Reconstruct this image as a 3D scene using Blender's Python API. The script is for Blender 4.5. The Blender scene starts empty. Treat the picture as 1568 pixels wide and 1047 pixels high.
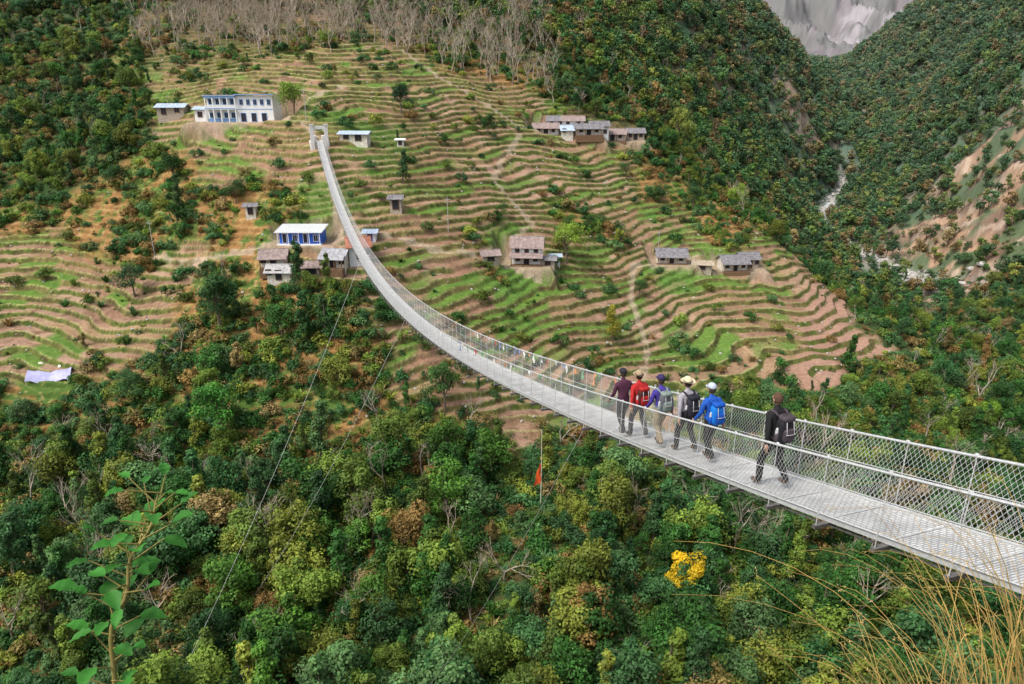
import bpy, math, numpy as np, random, time
from mathutils import Vector, Matrix
T0=time.time()
sc=bpy.context.scene
rng=np.random.RandomState(11); random.seed(5)
# ---------------------------------------------------------------- noise
TB=np.random.RandomState(7).rand(512,512)
def vn(x,y,s=0):
    xi=np.floor(x).astype(np.int64); yi=np.floor(y).astype(np.int64)
    fx=x-xi; fy=y-yi; fx=fx*fx*(3-2*fx); fy=fy*fy*(3-2*fy)
    g=lambda i,j:TB[(i+s*37)%512,(j+s*91)%512]
    return (g(xi,yi)*(1-fx)+g(xi+1,yi)*fx)*(1-fy)+(g(xi,yi+1)*(1-fx)+g(xi+1,yi+1)*fx)*fy
def fbm(x,y,o=3,s=0):
    t=0;a=.5;n=0
    for i in range(o):
        t=t+a*vn(x*2**i+i*17.3,y*2**i+i*9.1,s+i); n+=a; a*=.5
    return t/n
def sstep(a,b,x):
    t=np.clip((x-a)/(b-a),0,1); return t*t*(3-2*t)
# ---------------------------------------------------------------- terrain control points (image pixel x, y, guessed distance), back-projected through the camera
th=math.radians(20); CT,ST=math.cos(th),math.sin(th)
def pixel_to_world(px,py,D):  # back-projects an image pixel to a world point at its guessed distance
    x=(px-784)/1045; y=-(py-523)/1045; f=CT+y*ST
    return x/f*D,D,(-ST+y*CT)/f*D
P=[(0,100,210),(0,300,150),(0,480,115),(0,700,85),(0,900,60),(0,-60,280),
(250,20,235),(250,130,185),(250,250,150),(250,400,122),(250,560,98),(250,720,80),(250,900,58),(250,-100,330),
(490,218,140),(470,120,180),(470,20,240),(480,300,128),(460,375,118),(500,450,107),(500,560,95),(500,700,80),(500,860,62),(500,-100,340),
(800,20,270),(800,120,215),(800,210,180),(800,300,150),(800,395,130),(800,480,115),(800,560,103),(800,640,92),(800,780,72),(800,900,57),(800,-100,400),
(1080,20,420),(1000,100,300),(1000,200,215),(1080,250,235),(1080,290,190),(1050,330,170),(1080,400,150),(1080,480,133),(1080,560,118),(1080,620,105),(1080,750,82),(1080,900,60),
(1180,350,175),(1250,420,160),(1300,480,145),(1340,520,135),(1300,580,118),(1250,640,100),(1300,800,75),(1300,950,57),
(1275,340,430),(1400,420,300),(1340,395,340),(1430,440,280),(1500,480,215),(1568,420,235),(1450,520,165),(1568,560,140),(1500,650,110),(1500,800,80),
(1200,280,380),(1150,200,380),(1100,100,450),(1150,10,600),(1230,180,500),(1265,230,500),(1290,290,480),(1300,205,560),(1315,150,640),(1380,150,620),(1290,130,740),
(1190,60,600),(1240,112,690),(1135,10,650),(1435,5,760),(1345,62,820),(1275,112,880),(1300,60,2200),(1200,0,2400),
(1568,0,550),(1568,200,350),(1500,100,600),(1450,200,460),(1568,350,270),(1440,350,340),(1360,300,430),(1350,230,500),(1400,250,450)]
CP=[pixel_to_world(*p) for p in P]
for a in (-1.1,-.75,-.4,0,.4,.75,1.1):
    for y,z in ((-18,4),(-8,1.5),(0,-1.7),(4,-6.5),(10,-14),(20,-27),(30,-38),(45,-50)):
        CP.append((a*(y+20),y,z-max(0,a)*2.5))
for a,D,z in ((.45,200,-62),(.46,260,-76),(.52,230,-72),(.62,230,-78),(.75,190,-72),(.9,150,-66),(.95,100,-62),(.9,60,-58),(-.9,60,-52),(-.9,100,-40),(-.9,200,12),(1,250,-40),(1,400,60),(1,700,200),
  (-.9,1000,260),(-.3,1000,260),(.1,1000,200),(-.9,4000,1500),(0,4000,1500),(.6,4000,1500),(1,4000,1700),(.42,1300,20),(.55,1300,50),(.8,1200,330),(-.9,400,110),(.2,600,130)):
    CP.append((a*D,D,z))
CP=np.array(CP,float); KA=1.3
def uv(x,y): return KA*x/(y+20), np.log(y+20)
cu,cv=uv(CP[:,0],CP[:,1]); q=CP[:,2]/(CP[:,1]+20); n=len(CP)
def U(r2): return r2*np.log(r2+1e-9)*.5
A=np.zeros((n+3,n+3)); A[:n,:n]=U((cu[:,None]-cu)**2+(cv[:,None]-cv)**2)+np.eye(n)*.002
A[:n,n]=A[n,:n]=1; A[:n,n+1]=A[n+1,:n]=cu; A[:n,n+2]=A[n+2,:n]=cv
w=np.linalg.solve(A,np.r_[q,0,0,0])
GU=np.linspace(-1.6,1.7,360); GV=np.linspace(math.log(.8),math.log(4700),520); gu,gv=np.meshgrid(GU,GV)
Q=w[n]+w[n+1]*gu+w[n+2]*gv
for i in range(n): Q+=w[i]*U((gu-cu[i])**2+(gv-cv[i])**2)
def base(x,y):
    u,v=uv(x,y)
    i=np.clip((u-GU[0])/(GU[1]-GU[0]),0,len(GU)-1.001); j=np.clip((v-GV[0])/(GV[1]-GV[0]),0,len(GV)-1.001)
    a=i.astype(int); b=j.astype(int); i=i-a; j=j-b
    return ((Q[b,a]*(1-i)+Q[b,a+1]*i)*(1-j)+(Q[b+1,a]*(1-i)+Q[b+1,a+1]*i)*j)*(y+20)
# land cover map: distance rows x bearing columns at image pixel steps
CL='FSTGBDRPM'
LC=[(20,"F"*16),(70,"F"*16),(78,"FFSFSFSFSFFFFFFF"),(86,"SSFSSSSSTSSFFFFF"),(94,"SSSFSSTTTTSSFFFF"),(102,"TTSSSSTTTTTSFFFF"),(110,"TTTSSTTTTTTTSFFF"),(118,"TTTTSTTTGTTTTPFF"),
(128,"TTSSSGTTGTTTTPPF"),(140,"SSSSTTTTTTGTTPFF"),(150,"FFSSTGGTTSTTTPFF"),(165,"FFFTTTTTTTGSTDFF"),(180,"FFFGTTTTTTSSFFFF"),(200,"FFSBBTTTTGFFFFFF"),
(225,"FFFSBBBSSFFFFFDD"),(255,"FFFFFBBFFFFDDDDR"),(300,"FFFFFFFFFFDDDDDR"),(340,"FFFFFFFFFDDDDDRR"),(390,"FFFFFFFFFDDDDDDR"),(440,"FFFFFFFFFDDDDDDD"),(500,"DDDDDDDDDDDDRDDD"),(560,"D"*16),(1200,"D"*16),(1350,"M"*16),(4500,"M"*16)]
LR=np.array([l[0] for l in LC],float); LH=np.zeros((len(LC),16,len(CL)))
for i,(d,s) in enumerate(LC):
    for j,ch in enumerate(s): LH[i,j,CL.index(ch)]=1
def cover(x,y):
    yy=np.maximum(y,12); a=x/yy; sc_=yy*.09
    a=a+(fbm(x/sc_.clip(4),y/sc_.clip(4),3,3)-.5)*.13+(fbm(x/3,y/3,2,5)-.5)*1.6/yy
    d=yy*(1+(fbm(x/14,y/14,3,9)-.5)*.14)
    i=np.clip((a*1045+784)/100,0,14.999); j=np.clip(np.interp(d,LR,np.arange(len(LR))),0,len(LR)-1.001)
    ia=i.astype(int); ja=j.astype(int); i=(i-ia)[...,None]; j=(j-ja)[...,None]
    W=(LH[ja,ia]*(1-i)+LH[ja,ia+1]*i)*(1-j)+(LH[ja+1,ia]*(1-i)+LH[ja+1,ia+1]*i)*j
    W=W**4; return W/W.sum(-1,keepdims=True)
RIV=np.array([(260,170,-79),(215,215,-78.5),(185,250,-78),(180,270,-77.5),(177,285,-77),(178,300,-76.8),(177,340,-76.5),(180,390,-75.5),(194,430,-74.5),(228,480,-61),(236,505,-57)],float)
def river(x,y):
    best=np.full(np.shape(x),1e9); rz=np.zeros(np.shape(x))
    for a,b in zip(RIV[:-1],RIV[1:]):
        dx,dy=b[0]-a[0],b[1]-a[1]; t=np.clip(((x-a[0])*dx+(y-a[1])*dy)/(dx*dx+dy*dy),0,1)
        d=np.hypot(x-a[0]-t*dx,y-a[1]-t*dy); m=d<best; best=np.where(m,d,best); rz=np.where(m,a[2]+t*(b[2]-a[2]),rz)
    return best,rz
PATHS=[[(-66,124),(-58,120),(-48,119),(-40,120),(-30,121),(-12,122),(-4,127),(5,126)],[(-38,141),(-44,150),(-52,156),(-46,166),(-40,176)],[(2,182),(-2,165),(-4,152),(4,143),(-1,132)],
 [(33,146),(26,143),(24,132),(25.5,120),(22.5,108),(24,103)],[(10,188),(2,186),(-20,200),(-32,215)],[(-37,140),(-33,128),(-30,119)]]
def pathd(x,y):
    best=np.full(np.shape(x),1e9)
    for L in PATHS:
        for a,b in zip(L[:-1],L[1:]):
            dx,dy=b[0]-a[0],b[1]-a[1]; t=np.clip(((x-a[0])*dx+(y-a[1])*dy)/(dx*dx+dy*dy),0,1)
            best=np.minimum(best,np.hypot(x-a[0]-t*dx,y-a[1]-t*dy))
    return best
STEP=1.15
PADS=[(px,py,sx,sy,float(base(np.array([px*1.]),np.array([py-sy*.75]))[0])+.1) for px,py,sx,sy in [(-60,159.5,10,4.4),(-37,120,5,2.8),(2.6,130.5,4.6,3.4),(35.8,149,4.6,2.8),(51,150.5,5.5,3),(15,192,8.5,3.6),(30,199,7,3.5)]]
def terrain(x,y):
    W=cover(x,y); b=base(x,y)
    tm=sstep(.25,.75,W[...,2]+W[...,3]+W[...,7]+.8*W[...,4]+.55*W[...,1]*(y<230))*sstep(74,80,y)
    far=sstep(240,330,y)
    amp=np.clip((y+20)*.012,.2,14)
    nz=(fbm(x/(amp*3+4),y/(amp*3+4),4,21)-.5)*2*amp
    b=b+nz*(1-tm*.7)*(1-.2*far)+far*(np.abs(fbm(x/60+.3,y/90,3,24)-.5)*-2+.4)*np.clip(y-240,0,160)*.09
    b=b+sstep(1150,1700,y)*(np.abs(fbm(x/230+.3,y/330,6,25)-.5)*-2+.35)*300
    b=b+W[...,6]*(fbm(x/7,y/12,5,27)-.5)*12
    h=b+(fbm(x/22,y/22,2,31)-.5)*4.8+(fbm(x/5,y/5,2,33)-.5)*.9
    ph=h/STEP; f=ph-np.floor(ph)
    g=np.where(f<.76,f/.76*.14,.14+(f-.76)/.24*.86)
    z=b+tm*(np.floor(ph)+g-ph)*STEP
    d,rz=river(x,y); rw=sstep(11,3.5,d+(fbm(x/6,y/6,2,2)-.5)*9)
    z=z*(1-rw)+(rz+(fbm(x/3,y/3,3,8)-.5)*2.6)*rw
    for px,py,sx,sy,pz in PADS:
        k=sstep(1.45,1.0,np.maximum(abs(x-px)/sx,abs(y-py)/sy)); z=z*(1-k)+pz*k; tm=tm*(1-k)
    return z,W,tm,ph,f,rw,d
def Z(x,y): return float(terrain(np.array([float(x)]),np.array([float(y)]))[0][0])
def mixc(c,b,k): return c*(1-k[...,None])+np.array(b)*k[...,None]
def C(r,g,b,shape): return np.zeros(shape+(3,))+np.array([r,g,b])
HAZE_TINT=np.array([.22,.31,.31])
def haze_tint(c,x,y):  # aerial haze painted into ground and foliage colours, stronger with distance
    r=np.hypot(x,y); k=np.clip(1-np.exp(-np.maximum(0,r-210)/1150),0,.42); hz=HAZE_TINT+(np.array([.31,.30,.33])-HAZE_TINT)*sstep(1100,1500,r)[...,None]; return c*(1-k[...,None])+hz*k[...,None]
def ground_col(x,y,W,tm,ph,f,rw,d):
    sh=x.shape; n1=fbm(x/9,y/9,3,41); n2=fbm(x/1.6,y/1.6,3,43); n3=fbm(x/30,y/30,3,47); n4=fbm(x/.55,y/.55,2,49)
    lv=np.floor(ph); pl=vn(x/9+lv*7.7,y/40+lv*3.1,51); pl2=vn(x/13+lv*3.3,y/30+lv*1.7,55)
    soil=mixc(C(.31,.18,.115,sh),(.42,.275,.19),sstep(.35,.7,n1)); soil=mixc(soil,(.24,.145,.09),sstep(.48,.75,n2)); soil=mixc(soil,(.36,.25,.13),sstep(.45,.8,pl2)*.6); soil=mixc(soil,(.20,.12,.08),sstep(.6,.3,pl)*.4)
    green=mixc(C(.06,.17,.025,sh),(.14,.25,.04),n2)
    dry=mixc(C(.34,.27,.11,sh),(.18,.21,.06),n2)
    gmask=sstep(.60,.68,pl*.6+n3*.4+W[...,3]*.14)*.9
    tread=soil*(1-gmask[...,None])+green*gmask[...,None]
    ris=sstep(.70,.78,f)*(1-sstep(.97,1.0,f))*sstep(.15,.35,fbm(x/4,y/4,2,57)); edge=sstep(.02,.0,f)+sstep(.93,.99,f)
    rc=dry*(1-sstep(.38,.6,n1)[...,None])*.75+mixc(C(.07,.14,.025,sh),(.17,.17,.05),n4)*sstep(.38,.6,n1)[...,None]; rc=mixc(rc,(.12,.08,.045),sstep(.45,.65,n2)*.6)
    T=tread*(1-ris[...,None])+rc*ris[...,None]*(.6+.4*n4[...,None])
    T=mixc(T,(.42,.42,.17),np.clip(edge,0,1)*.75*sstep(.25,.5,n2))
    P_=mixc(C(.42,.26,.19,sh),(.32,.19,.13),n1); P_=P_*(1-ris[...,None])+rc*ris[...,None]*.9
    G=mixc(T,(.10,.21,.04),sstep(.4,.62,n1)*.6)
    S=mixc(C(.33,.18,.07,sh),(.09,.16,.035),sstep(.42,.6,n1*.5+n2*.5)); S=mixc(S,(.38,.28,.12),sstep(.6,.8,n4)*.6); S=S*(1-.4*(ris*tm)[...,None])
    F=mixc(C(.045,.08,.025,sh),(.14,.11,.045),sstep(.45,.7,n2))
    B=mixc(C(.25,.15,.095,sh),(.33,.22,.12),n2); B=B*(1-ris[...,None])+mixc(C(.26,.21,.08,sh),(.1,.14,.04),n1)*ris[...,None]*.8
    Dd=mixc(C(.06,.11,.045,sh),(.19,.14,.08),sstep(.47,.64,fbm(x/25,y/25,4,61)))
    Rr=mixc(C(.42,.25,.15,sh),(.20,.11,.07),sstep(.38,.58,fbm(x/8,y/12,5,63))); Rr=mixc(Rr,(.56,.42,.31),sstep(.54,.66,fbm(x/5,y/7,4,66))*.7); Rr=mixc(Rr,(.10,.13,.05),sstep(.50,.58,fbm(x/14,y/14,4,65)))
    M=mixc(C(.15,.125,.12,sh),(.36,.33,.335),sstep(.46,.56,fbm(x/70+y/300,y/110,6,67))); M=mixc(M,(.09,.10,.07),sstep(.47,.54,fbm(x/60,y/75,6,69))*.9)
    arr=[F,S,T,G,B,Dd,Rr,P_,M]; c=sum(a*W[...,i:i+1] for i,a in enumerate(arr))
    pd=pathd(x,y)+(n2-.5)*1.6; c=mixc(c,(.44,.35,.25),sstep(.75,.25,pd)*(y>78)*.7)
    for px,py,sx,sy,pz in PADS:
        k=sstep(1.45,1.1,np.maximum(abs(x-px)/sx,abs(y-py)/sy)+(n2-.5)*.5); c=mixc(c,(.38,.29,.21),k*.8)
    c=mixc(c,(.36,.34,.30),rw*(.5+.5*n4)); c=c*(.78+.44*n4[...,None])
    return haze_tint(c,x,y)
# ---------------------------------------------------------------- materials
MATS={}
def new_mat(name,build=None):
    m=bpy.data.materials.new(name); m.use_nodes=True; b=m.node_tree.nodes['Principled BSDF']; b.inputs['Specular IOR Level'].default_value=.25
    return m,m.node_tree,b
def simple(name,col,rough=.7,metal=0,noise=.25,scale=8,bump=0):
    if name in MATS: return MATS[name]
    m,nt,b=new_mat(name); b.inputs['Roughness'].default_value=rough; b.inputs['Metallic'].default_value=metal
    tc=nt.nodes.new('ShaderNodeTexCoord'); nz=nt.nodes.new('ShaderNodeTexNoise'); nz.inputs['Scale'].default_value=scale; nz.inputs['Detail'].default_value=5
    nt.links.new(tc.outputs['Object'],nz.inputs['Vector'])
    mr=nt.nodes.new('ShaderNodeMapRange'); mr.inputs['From Min'].default_value=.3; mr.inputs['From Max'].default_value=.7; mr.inputs['To Min'].default_value=1-noise; mr.inputs['To Max'].default_value=1+noise
    nt.links.new(nz.outputs['Fac'],mr.inputs['Value'])
    mx=nt.nodes.new('ShaderNodeVectorMath'); mx.operation='SCALE'; mx.inputs[0].default_value=col; nt.links.new(mr.outputs[0],mx.inputs['Scale'])
    nt.links.new(mx.outputs[0],b.inputs['Base Color'])
    if bump:
        bp=nt.nodes.new('ShaderNodeBump'); bp.inputs['Strength'].default_value=bump; bp.inputs['Distance'].default_value=.02; nt.links.new(nz.outputs['Fac'],bp.inputs['Height']); nt.links.new(bp.outputs[0],b.inputs['Normal'])
    MATS[name]=m; return m
def terrain_mat():
    m,nt,b=new_mat('terrain_ground'); b.inputs['Roughness'].default_value=.95; b.inputs['Specular IOR Level'].default_value=.05
    at=nt.nodes.new('ShaderNodeAttribute'); at.attribute_name='col'
    g=nt.nodes.new('ShaderNodeNewGeometry'); nz=nt.nodes.new('ShaderNodeTexNoise'); nz.inputs['Scale'].default_value=2.2; nz.inputs['Detail'].default_value=6; nz.inputs['Roughness'].default_value=.7
    nt.links.new(g.outputs['Position'],nz.inputs['Vector'])
    mr=nt.nodes.new('ShaderNodeMapRange'); mr.inputs['From Min'].default_value=.3; mr.inputs['From Max'].default_value=.7; mr.inputs['To Min'].default_value=.72; mr.inputs['To Max'].default_value=1.28; nt.links.new(nz.outputs['Fac'],mr.inputs['Value'])
    mx=nt.nodes.new('ShaderNodeVectorMath'); mx.operation='SCALE'; nt.links.new(at.outputs['Color'],mx.inputs[0]); nt.links.new(mr.outputs[0],mx.inputs['Scale']); nt.links.new(mx.outputs[0],b.inputs['Base Color'])
    bp=nt.nodes.new('ShaderNodeBump'); bp.inputs['Strength'].default_value=.5; bp.inputs['Distance'].default_value=.2; nt.links.new(nz.outputs['Fac'],bp.inputs['Height']); nt.links.new(bp.outputs[0],b.inputs['Normal'])
    return m
def leaf_mat(name,mode,bark=False):
    m,nt,b=new_mat(name); b.inputs['Roughness'].default_value=.55
    at=nt.nodes.new('ShaderNodeAttribute'); at.attribute_name='col'
    if mode=='inst':
        t=nt.nodes.new('ShaderNodeAttribute'); t.attribute_type='INSTANCER'; t.attribute_name='tint'; o=t.outputs['Color']
    else:
        t=nt.nodes.new('ShaderNodeObjectInfo'); o=t.outputs['Color']
    mx=nt.nodes.new('ShaderNodeVectorMath'); mx.operation='MULTIPLY'; nt.links.new(at.outputs['Color'],mx.inputs[0]); nt.links.new(o,mx.inputs[1]); nt.links.new(mx.outputs[0],b.inputs['Base Color'])
    if not bark:
        tr=nt.nodes.new('ShaderNodeBsdfTranslucent'); nt.links.new(mx.outputs[0],tr.inputs[0]); ms=nt.nodes.new('ShaderNodeMixShader'); ms.inputs[0].default_value=.3
        nt.links.new(b.outputs[0],ms.inputs[1]); nt.links.new(tr.outputs[0],ms.inputs[2]); nt.links.new(ms.outputs[0],nt.nodes['Material Output'].inputs[0])
    return m
LEAF_I=leaf_mat('leaf_foliage','inst'); LEAF_O=leaf_mat('leaf_foliage_single','obj'); BARK=simple('bark',(.16,.125,.09),.9,0,.4,6)
# ---------------------------------------------------------------- mesh builder
class MB:
    def __init__(s): s.v=[];s.f=[];s.m=[];s.c=[];s.n=0
    def add(s,v,f,mat=0,col=(1,1,1)):
        v=np.asarray(v,float); s.v.append(v)
        for a in f: s.f.append([i+s.n for i in a]); s.m.append(mat)
        c=np.asarray(col,float); s.c.append(np.broadcast_to(c,(len(v),3))); s.n+=len(v)
    def box(s,x0,x1,y0,y1,z0,z1,mat=0,M=None):
        v=np.array([(x,y,z) for z in (z0,z1) for y in (y0,y1) for x in (x0,x1)],float)
        if M is not None: v=np.array([tuple(M@Vector(p)) for p in v])
        s.add(v,[(0,2,3,1),(4,5,7,6),(0,1,5,4),(2,6,7,3),(0,4,6,2),(1,3,7,5)],mat)
    def tube(s,pts,rad,k=5,mat=0,col=(1,1,1),cap=True):
        pts=np.asarray(pts,float); n=len(pts); rad=np.broadcast_to(np.asarray(rad,float),(n,)) if np.ndim(rad)<1 else np.asarray(rad,float)
        t=np.gradient(pts,axis=0); t/=np.linalg.norm(t,axis=1,keepdims=True)+1e-9
        ref=np.array([0,0,1.]) if abs(t[:,2]).mean()<.85 else np.array([1.,0,0])
        u=np.cross(t,ref); u/=np.linalg.norm(u,axis=1,keepdims=True)+1e-9; w_=np.cross(t,u)
        an=np.arange(k)*2*math.pi/k
        v=(pts[:,None]+rad[:,None,None]*(np.cos(an)[None,:,None]*u[:,None]+np.sin(an)[None,:,None]*w_[:,None])).reshape(-1,3)
        f=[(i*k+j,i*k+(j+1)%k,(i+1)*k+(j+1)%k,(i+1)*k+j) for i in range(n-1) for j in range(k)]
        if cap: f+= [tuple(range(k))[::-1],tuple((n-1)*k+j for j in range(k))]
        s.add(v,f,mat,col)
    def ball(s,c,r,mat=0,nu=12,nv=8,p=1.0,M=None,fn=None):
        v=[]
        for i in range(nv+1):
            ph=math.pi*i/nv
            for j in range(nu):
                t=2*math.pi*j/nu; d=np.array([math.sin(ph)*math.cos(t),math.sin(ph)*math.sin(t),math.cos(ph)])
                d=np.sign(d)*np.abs(d)**p
                if fn is not None: d=fn(d)
                v.append(d*np.array(r)+np.array(c))
        if M is not None: v=[tuple(M@Vector(x)) for x in v]
        s.add(v,[(i*nu+j,(i+1)*nu+j,(i+1)*nu+(j+1)%nu,i*nu+(j+1)%nu) for i in range(nv) for j in range(nu)],mat)
    def leaves(s,c,nrm,L,Wd,col,mat=0):
        n=len(c); nrm=nrm/(np.linalg.norm(nrm,axis=1,keepdims=True)+1e-9); r=rng.randn(n,3); t=np.cross(nrm,r); t/=np.linalg.norm(t,axis=1,keepdims=True)+1e-9; b=np.cross(nrm,t)
        L=np.broadcast_to(L,(n,))[:,None]; Wd=np.broadcast_to(Wd,(n,))[:,None]
        v=np.stack([c-t*L/2,c+b*Wd/2+t*L*.05,c+t*L/2,c-b*Wd/2+t*L*.05],1).reshape(-1,3)
        s.add(v,[(4*i,4*i+1,4*i+2,4*i+3) for i in range(n)],mat,np.repeat(col,4,axis=0))
    def mesh(s,name,mats,smooth=False):
        me=bpy.data.meshes.new(name); me.from_pydata(np.concatenate(s.v).tolist(),[],s.f)
        for m in mats: me.materials.append(m)
        me.polygons.foreach_set('material_index',s.m)
        ca=me.color_attributes.new('col','FLOAT_COLOR','POINT'); cc=np.concatenate(s.c); ca.data.foreach_set('color',np.c_[cc,np.ones(len(cc))].ravel())
        if smooth: me.polygons.foreach_set('use_smooth',[True]*len(s.f))
        me.update(); return me
def link(name,me,parent=None,loc=(0,0,0),rot=(0,0,0),scale=(1,1,1)):
    o=bpy.data.objects.new(name,me); sc.collection.objects.link(o); o.location=loc; o.rotation_euler=rot; o.scale=scale
    if parent: o.parent=parent
    return o
# ---------------------------------------------------------------- terrain mesh
ca_=np.linspace(-.95,1.0,1100); ys=np.r_[np.linspace(-19,76,200),np.linspace(76.2,235,800),np.geomspace(236,4400,360)]
AA,YY=np.meshgrid(ca_,ys); X=AA*(YY+20); zz,W,tm,ph,f,rw,dd=terrain(X,YY)
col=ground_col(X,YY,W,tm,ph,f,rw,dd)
nr,nc=X.shape; V=np.stack([X,YY,zz],-1).reshape(-1,3).astype(np.float32)
ii=np.arange(nr*nc,dtype=np.int32).reshape(nr,nc); F=np.stack([ii[:-1,:-1],ii[:-1,1:],ii[1:,1:],ii[1:,:-1]],-1).reshape(-1,4)
me=bpy.data.meshes.new('terrain'); me.vertices.add(len(V)); me.vertices.foreach_set('co',V.ravel()); me.loops.add(F.size); me.loops.foreach_set('vertex_index',F.ravel())
me.polygons.add(len(F)); me.polygons.foreach_set('loop_start',np.arange(0,F.size,4,dtype=np.int32)); me.update(calc_edges=True)
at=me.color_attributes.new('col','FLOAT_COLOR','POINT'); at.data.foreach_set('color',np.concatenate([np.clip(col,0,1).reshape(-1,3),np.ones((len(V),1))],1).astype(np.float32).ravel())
me.materials.append(terrain_mat()); link('mountain_terrain',me)
print('terrain',time.time()-T0)
# river water
rb=MB(); rp=[]
for a,b in zip(RIV[:-1],RIV[1:]):
    for t in np.linspace(0,1,8,endpoint=False): rp.append(a+t*(b-a))
rp=np.array(rp); rp[:,0]+= (vn(rp[:,1]/14,rp[:,1]*0,5)-.5)*5
tg=np.gradient(rp[:,:2],axis=0); tg/=np.linalg.norm(tg,axis=1,keepdims=True); nn=np.c_[-tg[:,1],tg[:,0]]
wd=1.2+1.8*vn(rp[:,1]/20,rp[:,0]/20,9); v=[]
for k in (-1,-.3,.3,1): v.append(np.c_[rp[:,:2]+nn*wd[:,None]*k,rp[:,2]+.2])
m_=len(rp); rb.add(np.concatenate(v),[(k*m_+i,k*m_+i+1,(k+1)*m_+i+1,(k+1)*m_+i) for k in range(3) for i in range(m_-1)])
link('river_water',rb.mesh('river_water',[simple('white_water',(.55,.60,.60),.25,0,.35,.5,.5)]))
# ---------------------------------------------------------------- vegetation prototypes
def crown(mb,r,cent,rads,nl,leaf,asp=.6,up=.25):
    for c,rd in zip(cent,rads):
        d=r.randn(nl,3); d[:,2]=d[:,2]*.8+.25; d/=np.linalg.norm(d,axis=1,keepdims=True)
        p=c+d*rd*(.55+.5*r.rand(nl,1)); nrm=d+r.randn(nl,3)*.45+np.array([0,0,up*2])
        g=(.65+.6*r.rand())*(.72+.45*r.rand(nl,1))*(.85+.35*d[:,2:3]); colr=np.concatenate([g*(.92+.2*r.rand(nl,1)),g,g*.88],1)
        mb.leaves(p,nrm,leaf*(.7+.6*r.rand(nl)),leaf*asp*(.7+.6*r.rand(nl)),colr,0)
def proto_tree(seed,H,R,nC,nl,leaf,kind='round'):
    r=np.random.RandomState(seed); mb=MB(); cs=[];rs=[]
    for i in range(nC):
        if kind=='tall':
            t=(i+.5)/nC; a=r.rand()*6.28; rr=R*(1-.55*t)*(.2+.5*r.rand()); c=np.array([rr*math.cos(a),rr*math.sin(a),H*(.2+.75*t)]); rd=R*(.55-.25*t)
        elif kind=='bush':
            a=r.rand()*6.28; rr=R*math.sqrt(r.rand())*.8; c=np.array([rr*math.cos(a),rr*math.sin(a),H*(.25+.5*r.rand()*(1-rr/R*.6))]); rd=R*(.3+.2*r.rand())
        else:
            a=r.rand()*6.28; t=r.rand(); rr=R*math.sqrt(r.rand())*(1-.45*t)*.85; c=np.array([rr*math.cos(a),rr*math.sin(a),H*(.42+.48*t)]); rd=R*(.24+.2*r.rand())
        cs.append(c);rs.append(rd)
    lean=r.randn(2)*.05*H; tp=np.array([[0,0,-.6],[lean[0]*.3,lean[1]*.3,H*.25],[lean[0],lean[1],H*.5],[lean[0]*1.1,lean[1]*1.1,H*.85]])
    if kind!='bush': mb.tube(tp,[H*.028,H*.02,H*.014,H*.005],6,1)
    for c in cs[:14]:
        s=tp[1]+(tp[2]-tp[1])*r.rand() if kind!='bush' else np.array([0,0,-.2])
        mb.tube([s,s*.5+c*.5+np.array([0,0,H*.03]),c],[H*.01,H*.007,H*.003],3,1,cap=False)
    crown(mb,r,cs,rs,nl,leaf); return mb
def proto_bare(seed,H,fuzz=0):
    r=np.random.RandomState(seed); mb=MB(); tips=[]
    def br(p,d,L,rad,lv):
        q1=p+d*L*.5+r.randn(3)*L*.05; q2=q1+d*L*.5+r.randn(3)*L*.07
        mb.tube([p,q1,q2],[rad,rad*.8,rad*.6],4 if lv<2 else 3,1,cap=False)
        if lv>=5: tips.append(q2); return
        for k in range(2 if lv==0 else r.randint(2,4)):
            nd=d+r.randn(3)*.42+np.array([0,0,.12]); nd/=np.linalg.norm(nd); br(q2 if r.rand()<.7 else q1,nd,L*(.62+.2*r.rand()),rad*.62,lv+1)
    br(np.array([0,0,-.4]),np.array([0,0,1.]),H*.3,H*.017,0)
    if tips and fuzz:
        tp=np.array(tips); tp=np.repeat(tp,fuzz,0)+r.randn(len(tp)*fuzz,3)*.22; g=.8+.4*r.rand(len(tp),1); mb.leaves(tp,r.randn(len(tp),3),.16,.03,np.repeat(g,3,1),0)
    return mb
def proto_tuft(seed,H,n,wide=.05,spread=.6):
    r=np.random.RandomState(seed); mb=MB()
    for i in range(n):
        a=r.rand()*6.28; o=np.array([math.cos(a),math.sin(a),0]); s=np.array([-o[1],o[0],0])*wide*(.6+.8*r.rand()); h=H*(.5+.6*r.rand()); sp=spread*(.3+r.rand()); b=o*.12*r.rand()
        g=.7+.6*r.rand(); mb.add([b-s,b+s,b+o*sp*.45*H+s*.9+[0,0,h*.7],b+o*sp*.45*H-s*.9+[0,0,h*.7],b+o*sp*H+[0,0,h*(.75+.3*r.rand())]],[(0,1,2,3),(3,2,4)],0,(g,g,g*.9))
    return mb
COLS={}
def proto(coll,mb,mats):
    if coll not in COLS: COLS[coll]=bpy.data.collections.new(coll)
    c=COLS[coll]; nm=f"{coll}_{len(c.objects):02d}"; o=bpy.data.objects.new(nm,mb.mesh(nm,mats)); c.objects.link(o); return o
BARKG=simple('bark_pale',(.40,.34,.27),.9,0,.3,6)
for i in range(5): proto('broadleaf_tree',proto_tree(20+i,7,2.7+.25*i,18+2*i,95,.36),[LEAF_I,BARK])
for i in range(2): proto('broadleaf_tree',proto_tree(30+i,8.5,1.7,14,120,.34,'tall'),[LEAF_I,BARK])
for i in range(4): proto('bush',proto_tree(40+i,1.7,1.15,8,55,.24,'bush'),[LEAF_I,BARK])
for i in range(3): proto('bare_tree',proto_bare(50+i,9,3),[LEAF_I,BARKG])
for i in range(4): proto('far_tree',proto_tree(60+i,7,3.0,12,22,.8),[LEAF_I,BARK])
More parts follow.
